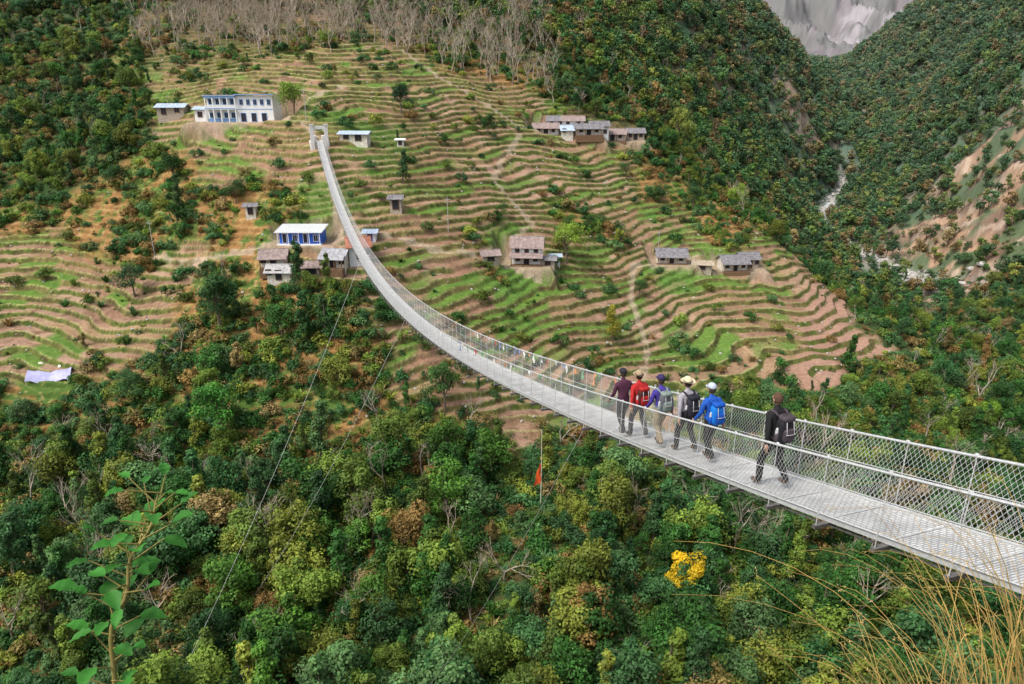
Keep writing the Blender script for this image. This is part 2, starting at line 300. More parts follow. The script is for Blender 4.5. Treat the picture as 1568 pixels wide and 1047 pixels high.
for i in range(3): proto('grass_tuft',proto_tuft(70+i,.7,26,.035),[LEAF_I])
for i in range(2): proto('fern_clump',proto_tuft(80+i,1.5,34,.09,.9),[LEAF_I])
def scatter(name,coll,pts,scl,idx,tint):
    n=len(pts); me=bpy.data.meshes.new(name); me.vertices.add(n); me.vertices.foreach_set('co',np.asarray(pts,np.float32).ravel())
    a=me.attributes.new('scl','FLOAT_VECTOR','POINT'); a.data.foreach_set('vector',np.asarray(scl,np.float32).ravel())
    a=me.attributes.new('rot','FLOAT_VECTOR','POINT'); rr=np.zeros((n,3),np.float32); rr[:,2]=rng.rand(n)*6.28; rr[:,:2]=rng.randn(n,2)*.06; a.data.foreach_set('vector',rr.ravel())
    a=me.attributes.new('idx','INT','POINT'); a.data.foreach_set('value',np.asarray(idx,np.int32))
    a=me.attributes.new('tint','FLOAT_COLOR','POINT'); a.data.foreach_set('color',np.c_[np.clip(tint,0,1),np.ones(n)].astype(np.float32).ravel())
    o=link(name,me); g=bpy.data.node_groups.new(name,'GeometryNodeTree')
    g.interface.new_socket('Geometry',in_out='INPUT',socket_type='NodeSocketGeometry'); g.interface.new_socket('Geometry',in_out='OUTPUT',socket_type='NodeSocketGeometry')
    N=g.nodes; gi=N.new('NodeGroupInput'); go=N.new('NodeGroupOutput'); ip=N.new('GeometryNodeInstanceOnPoints'); ci=N.new('GeometryNodeCollectionInfo')
    ci.inputs['Collection'].default_value=COLS[coll]; ci.inputs['Separate Children'].default_value=True; ci.inputs['Reset Children'].default_value=True
    def na(nm,t):
        x=N.new('GeometryNodeInputNamedAttribute'); x.data_type=t; x.inputs['Name'].default_value=nm; return [s for s in x.outputs if s.name=='Attribute' and s.enabled][0]
    ip.inputs['Pick Instance'].default_value=True; l=g.links.new
    l(gi.outputs[0],ip.inputs['Points']); l(ci.outputs[0],ip.inputs['Instance']); l(na('idx','INT'),ip.inputs['Instance Index']); l(na('rot','FLOAT_VECTOR'),ip.inputs['Rotation']); l(na('scl','FLOAT_VECTOR'),ip.inputs['Scale']); l(ip.outputs[0],go.inputs[0])
    md=o.modifiers.new('scatter','NODES'); md.node_group=g; return o
def sample(n,y0,y1,a0=-.88,a1=.98):
    y=np.sqrt(rng.rand(n)*(y1*y1-y0*y0)+y0*y0); a=a0+(a1-a0)*rng.rand(n); x=a*(y+6); return x,y
def keep_clear(x,y,tree=False):
    ok=np.ones(len(x),bool)
    for px,py,sx,sy,pz in PADS: ok&=~((abs(x-px)<sx*1.15)&(y>py-sy*1.7)&(y<py+sy*1.2))
    for px,py,sx in ((-35,114,11),(-74,99,5),(-79,166,6),(-31.8,142,5),(42,146,4),(-37.9,138,5),(-48,125,3),(-21.5,126,3)): ok&=~((abs(x-px)<sx)&(abs(y-py)<5))
    if tree: ok&=~((abs(x-3.3)<4.5)&(y>56)&(y<78))
    ok&=pathd(x,y)>1.3; return ok
PAL=np.array([(.065,.18,.03),(.105,.25,.04),(.045,.14,.03),(.19,.29,.05),(.075,.19,.07),(.26,.31,.055),(.14,.22,.045),(.05,.155,.05),(.12,.24,.09),(.055,.17,.035)])
def tints(x,y,dry=0,seed=0):
    n=len(x); k=(fbm(x/30,y/30,2,71+seed)*.4+rng.rand(n)*.8)*len(PAL); c=PAL[np.clip(k.astype(int),0,len(PAL)-1)]*(.6+.75*rng.rand(n,1))
    d=np.array([(.30,.19,.07),(.38,.29,.13),(.27,.22,.08),(.33,.22,.08)])[rng.randint(0,4,n)]
    m=(rng.rand(n)<dry)[:,None]; return haze_tint(np.where(m,d*(.8+.4*rng.rand(n,1)),c),x,y)
def cls(x,y):
    z,W,tm,ph,f,rw,d=terrain(x,y); return z,W,f,tm,rw,d
def build(name,coll,n,y0,y1,prob,smin,smax,nid,dry,zoff=-.15,seed=0,vs=1.0,a0=-.88,a1=.98,grow=0,riser=0):
    x,y=sample(n,y0,y1,a0,a1); z,W,f,tm,rw,d=cls(x,y); p=(W*np.array(prob)).sum(-1)*(d>4.5)
    clump=sstep(.3,.6,fbm(x/12,y/12,2,90+seed)); p=p*(.45+.75*clump)
    if riser: p=p*np.where(tm>.5,(f>.62)*1.3+.05,1)
    m=(rng.rand(n)<p)&keep_clear(x,y,'tree' in coll and y0<120); x,y,z=x[m],y[m],z[m]; k=len(x); s=(smin+(smax-smin)*rng.rand(k)**1.6)*(1+grow*(y-y0)/400)
    return scatter(name,coll,np.c_[x,y,z+zoff],np.c_[s,s,s*vs*(.85+.3*rng.rand(k))],rng.randint(0,nid,k),tints(x,y,dry,seed)),k
cnt=[]
cnt.append(build('gorge_forest_trees','broadleaf_tree',1050,40,82,[.9,.25,.01,.03,.1,1,.1,0,0],.4,1.1,7,.03)[1])
cnt.append(build('gorge_edge_trees','broadleaf_tree',1100,80,108,[.7,.08,.01,.02,.1,1,.1,0,0],.35,.85,7,.03)[1])
cnt.append(build('hillside_forest_trees','broadleaf_tree',10500,108,300,[.6,.07,.008,.025,.07,1,.05,.0,0],.28,.9,7,.05)[1])
cnt.append(build('undergrowth_bushes','bush',11500,36,110,[1,.6,.06,.12,.3,1,.2,.01,0],.5,1.7,4,.14,seed=1)[1])
cnt.append(build('near_slope_bushes','bush',900,6,36,[1]*9,.4,.8,4,.1,seed=1)[1])
cnt.append(build('hillside_bushes','bush',38000,105,290,[1,.55,.055,.12,.3,1,.12,.015,0],.35,1.8,4,.2,seed=2)[1])
cnt.append(build('fern_undergrowth','fern_clump',9000,36,130,[.9,.7,.05,.1,.2,.6,0,0,0],.4,1.2,2,.3,seed=3)[1])
cnt.append(build('grass_tufts','grass_tuft',26000,80,235,[.1,.6,.30,.5,.5,0,0,.15,0],.3,.9,3,.5,seed=4,riser=1)[1])
cnt.append(build('gorge_bare_trees','bare_tree',230,42,100,[.5,.25,0,0,.5,.1,0,0,0],.7,1.15,3,.95,seed=8)[1])
cnt.append(build('bare_trees','bare_tree',4600,100,330,[.12,.04,0,0,.6,.1,.02,0,0],.5,1.15,3,.95,seed=5)[1])
cnt.append(build('hilltop_bare_trees','bare_tree',1900,205,300,[.8,.6,0,.1,.9,.2,0,0,0],.7,1.5,3,.95,seed=9,a0=-.5,a1=.06)[1])
cnt.append(build('distant_forest','far_tree',12000,240,430,[.9,.5,0,0,.35,.85,.15,0,0],.5,1.1,4,.2,seed=6,a0=-.88,a1=.12)[1])
cnt.append(build('distant_valley_forest','far_tree',76000,230,1150,[.95,.5,0,0,.3,.92,.22,0,0],.4,1.2,4,.17,seed=7,a0=.1,a1=.98,grow=.5)[1])
print('scatter',cnt,time.time()-T0)
# single trees
def single(name,x,y,H,kind,tint,seed,R=None):
    if kind=='bare': mb=proto_bare(seed,H,3)
    else: mb=proto_tree(seed,H,R or H*.36,20 if kind!='tall' else 16,150,H*.036,kind)
    o=link(name,mb.mesh(name,[LEAF_O,BARKG if kind=='bare' else BARK]),None,(x,y,Z(x,y)-.1),(0,0,seed)); o.color=(*tint,1)
DG=(.05,.14,.04); LG=(.30,.46,.07); YL=(.85,.62,.03)
for a in [('broadleaf_tree',-46,102,11,'round',DG,1,4.2),('broadleaf_tree',-66,115,6.5,'round',(.045,.13,.05),2,3),('cypress_tree',-35,109,8,'tall',DG,3,1.6),('cypress_tree',-31.5,98.5,9.5,'tall',DG,4,1.8),('cypress_tree',-29,99.5,8,'tall',(.07,.16,.05),5,1.6),
 ('lime_green_tree',11.2,135,9,'round',LG,6,3.9),('broadleaf_tree',-25.4,165,7,'round',(.025,.07,.03),7,2.4),('yellow_green_tree',18.4,118,7,'tall',(.34,.32,.04),8,2.2),('yellow_tree',17.4,56,7.5,'round',YL,9,2.2),
 ('bare_tree',-68,200,14,'bare',(.45,.4,.3),10),('bare_tree',-9,213,9,'bare',(.45,.4,.3),11),('bare_tree',-46,77,10,'bare',(.45,.4,.3),12),('bare_tree',-4,54,8.5,'bare',(.6,.46,.34),13),('bare_tree',-1,58,7.5,'bare',(.55,.42,.3),33),('bare_tree',-19,86,7,'bare',(.5,.4,.22),34),
 ('lime_green_tree',53,225,11,'round',(.32,.38,.09),14,4.5),('lime_green_tree',62,190,8,'round',LG,15,3.5),('broadleaf_tree',-40,83,9,'round',(.09,.30,.05),16,4),('broadleaf_tree',-9.7,90,7.5,'round',(.07,.18,.045),17,3.2),('broadleaf_tree',-16,78,8.5,'round',(.16,.25,.05),27,3.4),
 ('broadleaf_tree',43,106,4.5,'round',(.05,.19,.07),18,1.8),('broadleaf_tree',-56,92,6,'round',(.08,.19,.06),19,2.6),('lime_green_tree',83,108,6,'round',(.24,.42,.05),20,2.6),('broadleaf_tree',-52,130,5,'round',DG,21,2.6),('bare_tree',-62,210,12,'bare',(.45,.4,.3),22),('bare_tree',-30,212,10,'bare',(.45,.4,.3),23),
 ('broadleaf_tree',-14,100,4.5,'round',(.06,.16,.04),35,2),('broadleaf_tree',37,172,5,'round',DG,36,2.6),('broadleaf_tree',46,175,6,'round',DG,37,3),('broadleaf_tree',29,178,4,'round',(.06,.16,.05),38,2.6),('broadleaf_tree',26,134,3.5,'round',DG,39,1.8),('broadleaf_tree',-2,140,3,'round',(.07,.17,.04),40,1.7),('broadleaf_tree',12,146,3.5,'round',(.08,.2,.04),41,2),('broadleaf_tree',17,150,3,'round',(.06,.15,.04),42,1.8),('bare_tree',19,205,8,'bare',(.45,.4,.3),43),('bare_tree',-50,205,10,'bare',(.45,.4,.3),44)]: single(*a)
# ---------------------------------------------------------------- bridge
def cz(y): t=y-6.7; return -5.3-.34*t+.002354*t*t
def cl(y): return np.array([8.29-.33*y,y,cz(y)])
DIR=np.array([-.3134,.9496,0]); RT=np.array([.9496,.3134,0])
yv=np.arange(-.5,140.2,.5); CLN=np.array([cl(y) for y in yv])
bridge=bpy.data.objects.new('suspension_footbridge',None); sc.collection.objects.link(bridge)
def strip(mb,off0,off1,z0,z1):
    n=len(CLN); A_=CLN+RT*off0+[0,0,z1]; B_=CLN+RT*off1+[0,0,z1]; C_=CLN+RT*off1+[0,0,z0]; D_=CLN+RT*off0+[0,0,z0]
    mb.add(np.concatenate([A_,B_,C_,D_]),[(k*n+i,k*n+i+1,((k+1)%4)*n+i+1,((k+1)%4)*n+i) for k in range(4) for i in range(n-1)])
def deck_mat():
    m,nt,b=new_mat('galvanised_grating'); b.inputs['Roughness'].default_value=.5; b.inputs['Metallic'].default_value=.1
    g=nt.nodes.new('ShaderNodeNewGeometry'); mp=nt.nodes.new('ShaderNodeMapping'); mp.vector_type='POINT'; mp.inputs['Rotation'].default_value=(0,0,-math.atan2(.3134,.9496)); nt.links.new(g.outputs['Position'],mp.inputs['Vector'])
    br=nt.nodes.new('ShaderNodeTexBrick'); br.offset=.5; br.inputs['Scale'].default_value=1; br.inputs['Brick Width'].default_value=.13; br.inputs['Row Height'].default_value=.05; br.inputs['Mortar Size'].default_value=.012
    br.inputs['Color1'].default_value=(.68,.68,.67,1); br.inputs['Color2'].default_value=(.82,.82,.81,1); br.inputs['Mortar'].default_value=(.34,.34,.33,1); nt.links.new(mp.outputs[0],br.inputs['Vector'])
    nz=nt.nodes.new('ShaderNodeTexNoise'); nz.inputs['Scale'].default_value=3; nz.inputs['Detail'].default_value=6; nt.links.new(mp.outputs[0],nz.inputs['Vector'])
    mr=nt.nodes.new('ShaderNodeMapRange'); mr.inputs['From Min'].default_value=.3; mr.inputs['From Max'].default_value=.7; mr.inputs['To Min'].default_value=.78; mr.inputs['To Max'].default_value=1.12; nt.links.new(nz.outputs['Fac'],mr.inputs['Value'])
    mx=nt.nodes.new('ShaderNodeVectorMath'); mx.operation='SCALE'; nt.links.new(br.outputs[0],mx.inputs[0]); nt.links.new(mr.outputs[0],mx.inputs['Scale']); nt.links.new(mx.outputs[0],b.inputs['Base Color']); return m
STEEL=simple('galvanised_steel',(.60,.61,.61),.45,.2,.15,20); DSTEEL=simple('dark_steel',(.16,.15,.14),.6,.3,.3,10); WIRE=simple('fence_wire',(.68,.69,.69),.45,.1,.1,30)
mb=MB(); strip(mb,-.53,.53,-.03,0); link('deck',mb.mesh('deck',[deck_mat()]),bridge)
mb=MB()
for o in (-.545,.545): strip(mb,o-.012,o+.012,-.05,.05)
for k in range(0,141):
    p=cl(k*1.0); mb.add([p-RT*.52+DIR*.02+[0,0,.004-.0],p+RT*.52+DIR*.02+[0,0,.004],p+RT*.52-DIR*.02+[0,0,.016],p-RT*.52-DIR*.02+[0,0,.016]],[(0,1,2,3)])
link('deck_edge',mb.mesh('deck_edge',[STEEL]),bridge)
mb=MB()
def along(mb,off,dz,r,k=5): mb.tube(CLN+RT*off+[0,0,dz],r,k)
for o in (-.5,-.38,.38,.5): along(mb,o,-.13,.018)
R0=np.array([cl(y) for y in np.arange(0,140,1.0)])
for p in R0:
    M=Matrix(((RT[0],DIR[0],0,p[0]),(RT[1],DIR[1],0,p[1]),(0,0,1,p[2]),(0,0,0,1)))
    mb.box(-.80,.80,-.035,.035,-.12,-.055,0,M)
link('cross_beams',mb.mesh('cross_beams',[DSTEEL]),bridge)
mb=MB()
RH=1.08
def rail(y,sd,t): p=cl(y); return p+RT*sd*(.57+.17*t)+np.array([0,0,t*RH])
for sd in (-1,1):
    along(mb,sd*.74,RH,.021,6); along(mb,sd*.665,.58,.007,4); along(mb,sd*.58,.06,.009,4)
    for p in R0: mb.tube([p+RT*sd*.76+[0,0,-.08],p+RT*sd*.75+[0,0,RH+.03]],.009,4); mb.ball(p+RT*sd*.745+[0,0,RH+.01],(.03,.05,.035),0,6,4)
link('hand_cables',mb.mesh('hand_cables',[STEEL]),bridge)
mb=MB(); vs_=[];fs=[];k=0
for sd in (-1,1):
    for s in (-1,1):
        for y in np.arange(-.4,138.5,.075):
            y2=y+s*.62
            if y2<-.5 or y2>139: continue
            a=rail(y,sd,.04); b=rail(y2,sd,.99); r=.0026 if y<40 else .0045
            u=np.array([0,0,1])*r; w2=DIR*r
            vs_+= [a+w2,a-w2*.5+u,a-w2*.5-u,b+w2,b-w2*.5+u,b-w2*.5-u]; fs+=[(k,k+1,k+4,k+3),(k+1,k+2,k+5,k+4),(k+2,k,k+3,k+5)]; k+=6
mb.add(np.array(vs_),fs); link('wire_mesh_fence',mb.mesh('wire_mesh_fence',[WIRE]),bridge)
# far portal
PW=simple('whitewashed_concrete',(.74,.73,.70),.8,0,.12,2); mb=MB(); p=cl(140)
M=Matrix(((RT[0],DIR[0],0,p[0]),(RT[1],DIR[1],0,p[1]),(0,0,1,p[2]),(0,0,0,1)))
for s in (-1,1):
    mb.box(s*1.35-.35,s*1.35+.35,-.35,.35,-2.5,3.0,0,M); mb.box(s*1.35-.45,s*1.35+.45,-.45,.45,3.0,3.15,0,M); mb.box(s*1.0-.45,s*1.0+.45,.6,3.5,-2,.9,0,M)
mb.box(-1.0,1.0,-.25,.25,2.2,2.85,0,M); mb.box(-1.9,1.9,.0,5,-2.5,-.04,0,M)
for s in (-1,1): mb.box(s*.8-.12,s*.8+.12,-.2,.2,1.95,2.2,0,M)
link('portal_tower',mb.mesh('portal_tower',[PW]),bridge)
mb=MB(); p=cl(.2); M=Matrix(((RT[0],DIR[0],0,p[0]),(RT[1],DIR[1],0,p[1]),(0,0,1,p[2]),(0,0,0,1)))
for s in (-1,1): mb.box(s*1.1-.25,s*1.1+.25,-1.0,-.5,-2.5,1.5,0,M)
mb.box(-1.4,1.4,-3,-.5,-3,-.05,0,M); link('near_abutment',mb.mesh('near_abutment',[PW]),bridge)
mb=MB()
def cable(a,b,sag,r=.02):
    a=np.array(a);b=np.array(b); t=np.linspace(0,1,24)[:,None]; mb.tube(a*(1-t)+b*t-np.array([0,0,1])*sag*4*t*(1-t),r,4)
for ys_,ex,ey in ((74,-29,43),(46,-27,56),(17,-8.5,43),(13.5,34,44)):
    sd=-1 if ex<0 else 1; cable(cl(ys_)+RT*sd*.7,(ex,ey,Z(ex,ey)+.3),1.2,.010 if ys_<30 else .015)
link('wind_guy_cables',mb.mesh('wind_guy_cables',[simple('bright_wire',(.70,.70,.68),.4,0,.1,5)]),bridge)
# prayer flags along the hand cables
FC=[simple('flag_red',(.5,.07,.05)),simple('flag_white',(.75,.75,.72)),simple('flag_orange',(.70,.28,.10)),simple('flag_blue',(.15,.25,.5)),simple('flag_green',(.15,.35,.2))]
mb=MB()
for sd,y0,y1,n_ in ((1,18,33,24),(-1,20,36,14)):
    for i in range(n_):
        y=y0+(y1-y0)*(i+rng.rand()*.9)/n_; h=.15+.3*rng.rand(); wdt=.08+.14*rng.rand(); a=rail(y,sd,.99)-RT*.02*-sd
        v=[]
        for jz in range(4):
            for jx in range(3): v.append(a+DIR*(jx/2-.5)*wdt*(1-.1*jz)+RT*(.03*math.sin(jz*1.7+jx*2+i))-np.array([0,0,h*jz/3]))
        mb.add(v,[(r*3+c,r*3+c+1,r*3+c+4,r*3+c+3) for r in range(3) for c in range(2)],rng.choice([0,1,1,2,3,4,1,0,2]))
link('prayer_flags',mb.mesh('prayer_flags',FC),bridge)
# flag pole in the gorge
fp=bpy.data.objects.new('prayer_flag_pole',None); sc.collection.objects.link(fp); gz=Z(3.5,72)
mb=MB(); mb.tube([(3.5,72,gz-.5),(3.55,72,gz+5),(3.5,72,-37.2)],[.09,.07,.04],6); link('pole',mb.mesh('pole',[simple('bamboo_pole',(.65,.6,.45))]),fp)
mb=MB(); v=[]
for j in range(9):
    for i in range(4): v.append((3.48-.85*i/3*(.25+.75*j/8)+.05*math.sin(j*1.3),72+.12*math.sin(i*1.6+j*.8),-41.8-2.7*(j/8)-.35*i/3*(j/8)))
mb.add(v,[(j*4+i,j*4+i+1,j*4+i+5,j*4+i+4) for j in range(8) for i in range(3)]); link('flag_cloth',mb.mesh('flag_cloth',[simple('flag_scarlet',(.85,.12,.03))],True),fp)
# ---------------------------------------------------------------- buildings
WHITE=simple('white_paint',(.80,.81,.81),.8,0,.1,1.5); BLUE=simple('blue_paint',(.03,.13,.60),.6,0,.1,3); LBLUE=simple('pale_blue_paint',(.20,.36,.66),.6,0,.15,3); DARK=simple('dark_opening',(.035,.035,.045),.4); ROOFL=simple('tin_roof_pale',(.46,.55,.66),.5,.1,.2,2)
ROOFD=simple('slate_roof',(.21,.20,.21),.8,0,.4,2,.5); ROOFR=simple('rusty_tin_roof',(.30,.23,.21),.7,0,.35,2); STONE=simple('stone_wall',(.42,.36,.29),.9,0,.45,4,.6); WOOD=simple('timber',(.20,.12,.07),.8,0,.3,5); CREAM=simple('lime_wash',(.70,.65,.56),.85,0,.25,2)
def E(name,x,y,rot,z=None):
    e=bpy.data.objects.new(name,None); sc.collection.objects.link(e); e.location=(x,y,Z(x,y) if z is None else z); e.rotation_euler=(0,0,math.radians(rot)); return e
def corr_roof(mb,x0,x1,y0,y1,z0,zr,ov=.5,th_=.08):
    ym=(y0+y1)/2
    for s,(ya) in ((-1,y0-ov),(1,y1+ov)):
        zl=z0-ov*(zr-z0)/((y1-y0)/2)
        mb.add([(x0-ov,ya,zl),(x1+ov,ya,zl),(x1+ov,ym,zr),(x0-ov,ym,zr),(x0-ov,ya,zl-th_),(x1+ov,ya,zl-th_),(x1+ov,ym,zr-th_),(x0-ov,ym,zr-th_)],[(0,1,2,3),(7,6,5,4),(0,4,5,1),(0,3,7,4),(1,5,6,2)])
    for k in range(int((x1-x0)/.8)):
        x=x0+.4+k*.8; mb.tube([(x,y0-ov,z0-ov*(zr-z0)/((y1-y0)/2)+.02),(x,ym,zr+.02)],.025,3); mb.tube([(x,y1+ov,z0-ov*(zr-z0)/((y1-y0)/2)+.02),(x,ym,zr+.02)],.025,3)
    mb.tube([(x0-ov,ym,zr+.02),(x1+ov,ym,zr+.02)],.07,5)
def openings(mw,md,lst,y,out=-1):
    for x,z,w_,h,in lst:
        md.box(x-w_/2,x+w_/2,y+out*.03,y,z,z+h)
        for (a,b,c,d) in ((x-w_/2-.09,x-w_/2,z-.09,z+h+.09),(x+w_/2,x+w_/2+.09,z-.09,z+h+.09),(x-w_/2,x+w_/2,z+h,z+h+.09),(x-w_/2,x+w_/2,z-.09,z)): mw.box(a,b,y+out*.09,y,c,d)
        if w_<1.5 and h<1.6: mw.box(x-.025,x+.025,y+out*.06,y+out*.031,z,z+h)
def house(name,x,y,rot,w,d,h,rise,wall,roof,ops,ver=None,trim=WOOD,z=None):
    e=E(name,x,y,rot,z); mb=MB(); mb.box(-w/2,w/2,-d/2,d/2,-1.6,h)
    mb.add([(-w/2,-d/2,h),(-w/2,d/2,h),(-w/2,0,h+rise-.09),(w/2,-d/2,h),(w/2,d/2,h),(w/2,0,h+rise-.09)],[(0,2,1),(3,4,5)])
    link('walls',mb.mesh(name+'_walls',[wall]),e); mr=MB(); corr_roof(mr,-w/2,w/2,-d/2,d/2,h,h+rise)
    if ver:
        vz,vd=ver; mr.add([(-w/2-.4,-d/2-vd,vz),(w/2+.4,-d/2-vd,vz),(w/2+.4,-d/2-.01,vz+.7),(-w/2-.4,-d/2-.01,vz+.7),(-w/2-.4,-d/2-vd,vz-.07),(w/2+.4,-d/2-vd,vz-.07),(w/2+.4,-d/2-.01,vz+.63),(-w/2-.4,-d/2-.01,vz+.63)],[(0,1,2,3),(7,6,5,4),(0,4,5,1),(0,3,7,4),(1,5,6,2)])
        mp=MB(); k=max(3,int(w/1.8))
        for i in range(k+1): xx=-w/2+w*i/k; mp.box(xx-.07,xx+.07,-d/2-vd+.12,-d/2-vd+.26,-1,vz-.02)
        mp.box(-w/2-.2,w/2+.2,-d/2-vd,-d/2-.005,-1.6,.15); link('verandah',mp.mesh(name+'_verandah',[trim]),e)
    link('roof',mr.mesh(name+'_roof',[roof]),e); mw=MB(); md=MB(); openings(mw,md,ops,-d/2); link('window_frames',mw.mesh(name+'_frames',[trim]),e); link('windows_and_door',md.mesh(name+'_openings',[DARK]),e); return e
# school
e=E('school_building',-59.2,159.5,0); e.scale=(.9,.9,.9); mw=MB(); mw.box(-7.8,-.6,-3,3,-2,5.9); mw.box(-.59,8.2,-3.4,3,-2,5.9); link('walls',mw.mesh('school_walls',[WHITE]),e)
mr=MB(); mr.box(-8.3,-.5,-4.3,3.4,5.93,6.08); mr.box(-.8,8.7,-3.9,3.4,6.12,6.3)
for k in range(12): mr.box(-8.2+k*1.4,-8.15+k*1.4,-3.8,3.3,6.3,6.36)
link('roof',mr.mesh('school_roof',[ROOFL]),e)
mb=MB(); mb.box(-7.9,-.61,-4.2,-3.01,2.85,3.0,1); mb.box(-7.9,-.61,-4.2,-4.12,3.0,3.85,1); mb.box(-7.9,-.61,-4.23,-4.205,3.0,3.2); mb.box(-7.8,-.61,-3.03,-3.005,-.2,.8); mb.box(-7.9,-.61,-4.2,-4.1,5.5,5.9)
for k in range(5): mb.box(-7.85+k*1.78,-7.6+k*1.78,-4.19,-4.05,-1,5.49,1)
mb.box(-.5,8.1,-3.43,-3.405,2.85,3.0); mb.box(-.75,8.65,-3.93,-3.905,6.13,6.29); link('balcony',mb.mesh('school_balcony',[LBLUE,WHITE]),e)
mf=MB(); md=MB(); openings(mf,md,[(-6.9+k*1.75,1.0,.8,1.1) for k in range(4)]+[(-6.9+k*1.75,4.1,.7,1.1) for k in range(4)],-3); openings(mf,md,[(.7+k*1.65,4.0,.7,1.1) for k in range(5)]+[(.9+k*2.5,.1,1.1,1.9) for k in range(3)],-3.4)
link('window_frames',mf.mesh('school_frames',[LBLUE]),e); link('windows_and_doors',md.mesh('school_openings',[DARK]),e)
house('tin_roof_shed',-79,168,4,6,3.5,2.0,.6,STONE,ROOFL,[(-1.5,.3,1,1.5),(1.5,.8,1,1)])
house('small_office',-69,160.5,0,2.4,2.8,2.7,.4,WHITE,ROOFL,[(0,1.0,.9,1.0)])
# blue building
e=E('blue_school_block',-37,120,0); e.scale=(.74,.8,.82); mb=MB(); mb.box(-4.9,4.9,-2.2,2.2,-1.8,2.7); link('walls',mb.mesh('bsw',[BLUE]),e)
mb=MB(); mb.add([(-5.6,-3.6,2.75),(5.6,-3.6,2.75),(5.6,2.8,3.5),(-5.6,2.8,3.5),(-5.6,-3.6,2.63),(5.6,-3.6,2.63),(5.6,2.8,3.38),(-5.6,2.8,3.38)],[(0,1,2,3),(7,6,5,4),(0,4,5,1),(1,5,6,2),(2,6,7,3),(3,7,4,0)])
for k in range(13): mb.tube([(-5.4+k*.9,-3.6,2.77),(-5.4+k*.9,2.8,3.52)],.03,3)
link('roof',mb.mesh('bsr',[simple('tin_roof_white',(.66,.68,.68),.5,.1,.1,2)]),e)
mb=MB()
for k in range(5): mb.box(-5+k*2.46,-4.86+k*2.46,-3.4,-3.2,-1,2.62)
mb.box(-5.2,5.2,-3.6,-2.21,-1.8,.12); link('columns_and_plinth',mb.mesh('bsc',[WHITE]),e); mf=MB();md=MB(); openings(mf,md,[(-3.7+k*2.46,.65,1.0,1.3) if k%2 else (-3.7+k*2.46,.3,.9,1.9) for k in range(4)],-2.2)
link('window_frames',mf.mesh('bsf',[WHITE]),e); link('openings',md.mesh('bso',[DARK]),e)
O2=[(-1.6,.9,.8,.9),(0,.1,.9,1.6),(1.6,.9,.8,.9)]
house('village_house',-40.5,114.3,8,4,3,1.9,1.0,CREAM,ROOFR,O2[:2],(1.6,1.0)); house('village_house',-38.8,111.8,0,3.8,2.8,1.6,.8,CREAM,simple('weathered_tin',(.42,.41,.41),.6,.1,.3,2),O2[:2])
house('village_house',-29.8,113.5,-10,3.8,3,2.1,1.0,CREAM,simple('grey_tin',(.34,.34,.36),.6,.1,.3,2),O2,(1.7,1)); house('tin_roof_house',-26.3,115.5,15,3.4,3.2,2.5,1.1,WHITE,simple('tin_roof_red',(.42,.17,.11),.6,0,.2,2),O2[1:]); house('wood_shed',-33.7,112.4,5,3.2,2.2,1.5,.6,STONE,ROOFR,[(0,.1,1.6,1.2)])
house('blue_hut',-25,120,0,1.9,1.6,1.7,.3,WHITE,ROOFL,[(0,.1,.7,1.4)],None,BLUE); house('stone_hut',-48,126.5,5,1.8,1.6,1.7,.3,CREAM,ROOFD,[(0,.1,.8,1.3)]); house('stone_hut',-21.5,128,0,2.1,1.8,2.2,.4,STONE,ROOFD,[(0,.1,1.1,1.7)])
mb=MB()
for i in range(26):
    p_=np.array([-2+4*rng.rand(),-.2+.6*rng.rand(),.1+.5*rng.rand()]); a_=rng.rand()*6.28; mb.tube([p_,p_+np.array([math.cos(a_),math.sin(a_)*.4,.05])*(.6+.6*rng.rand())],.09,5)
e=E('firewood_stack',-35.3,113,0); link('logs',mb.mesh('logs',[simple('cut_wood',(.50,.36,.22))]),e)
house('tin_roof_shed',-31.8,144.3,-5,5.6,2.6,1.5,.35,CREAM,ROOFL,[(-1.5,.4,1,.8),(1,.1,1.2,1.2)]); house('white_hut',-23.4,149,0,1.3,1.2,1.3,.1,WHITE,WHITE,[(0,.2,.6,.9)])
house('farmhouse',3,131,-6,5.6,3.8,3.7,1.5,WHITE,ROOFR,[(-1.8,2.5,.7,.75),(0,2.5,.7,.75),(1.8,2.5,.7,.75),(-1.7,.8,.7,.75),(0,.1,.9,1.5),(1.7,.8,.7,.75)],(1.7,1.7),WOOD); house('cattle_shed',-4.2,125.5,15,3.0,2.2,1.4,.6,STONE,ROOFR,[(0,.1,1.2,1.1)]); house('white_hut',8.6,133.5,0,1.8,1.7,1.6,.2,WHITE,ROOFL,[(0,.2,.7,1.2)]); house('lean_to_shed',7,129.5,-8,2.6,2,1.3,.4,STONE,ROOFD,[(0,.1,1,1)])
house('slate_roof_house',35.3,149,-4,6.2,3.2,2.1,1.1,CREAM,ROOFD,[(-2,.8,.7,.7),(0,.1,.8,1.5),(2,.8,.7,.7)],(1.6,1.1),WOOD); house('low_shed',42,147.5,-12,4,2.4,1.4,.5,STONE,simple('thatch',(.40,.33,.24),.9,0,.3,3),[(0,.1,1.2,1)])
house('slate_roof_house',49.3,149.5,6,5.6,3.4,2.3,1.1,CREAM,ROOFD,[(-1.8,.8,.7,.8),(0,.1,.9,1.6),(1.8,.8,.7,.8)],(1.8,1.3),WOOD); house('slate_roof_house',53.5,152.3,8,4.2,3.2,2.3,1.1,STONE,ROOFD,O2,None,WOOD)
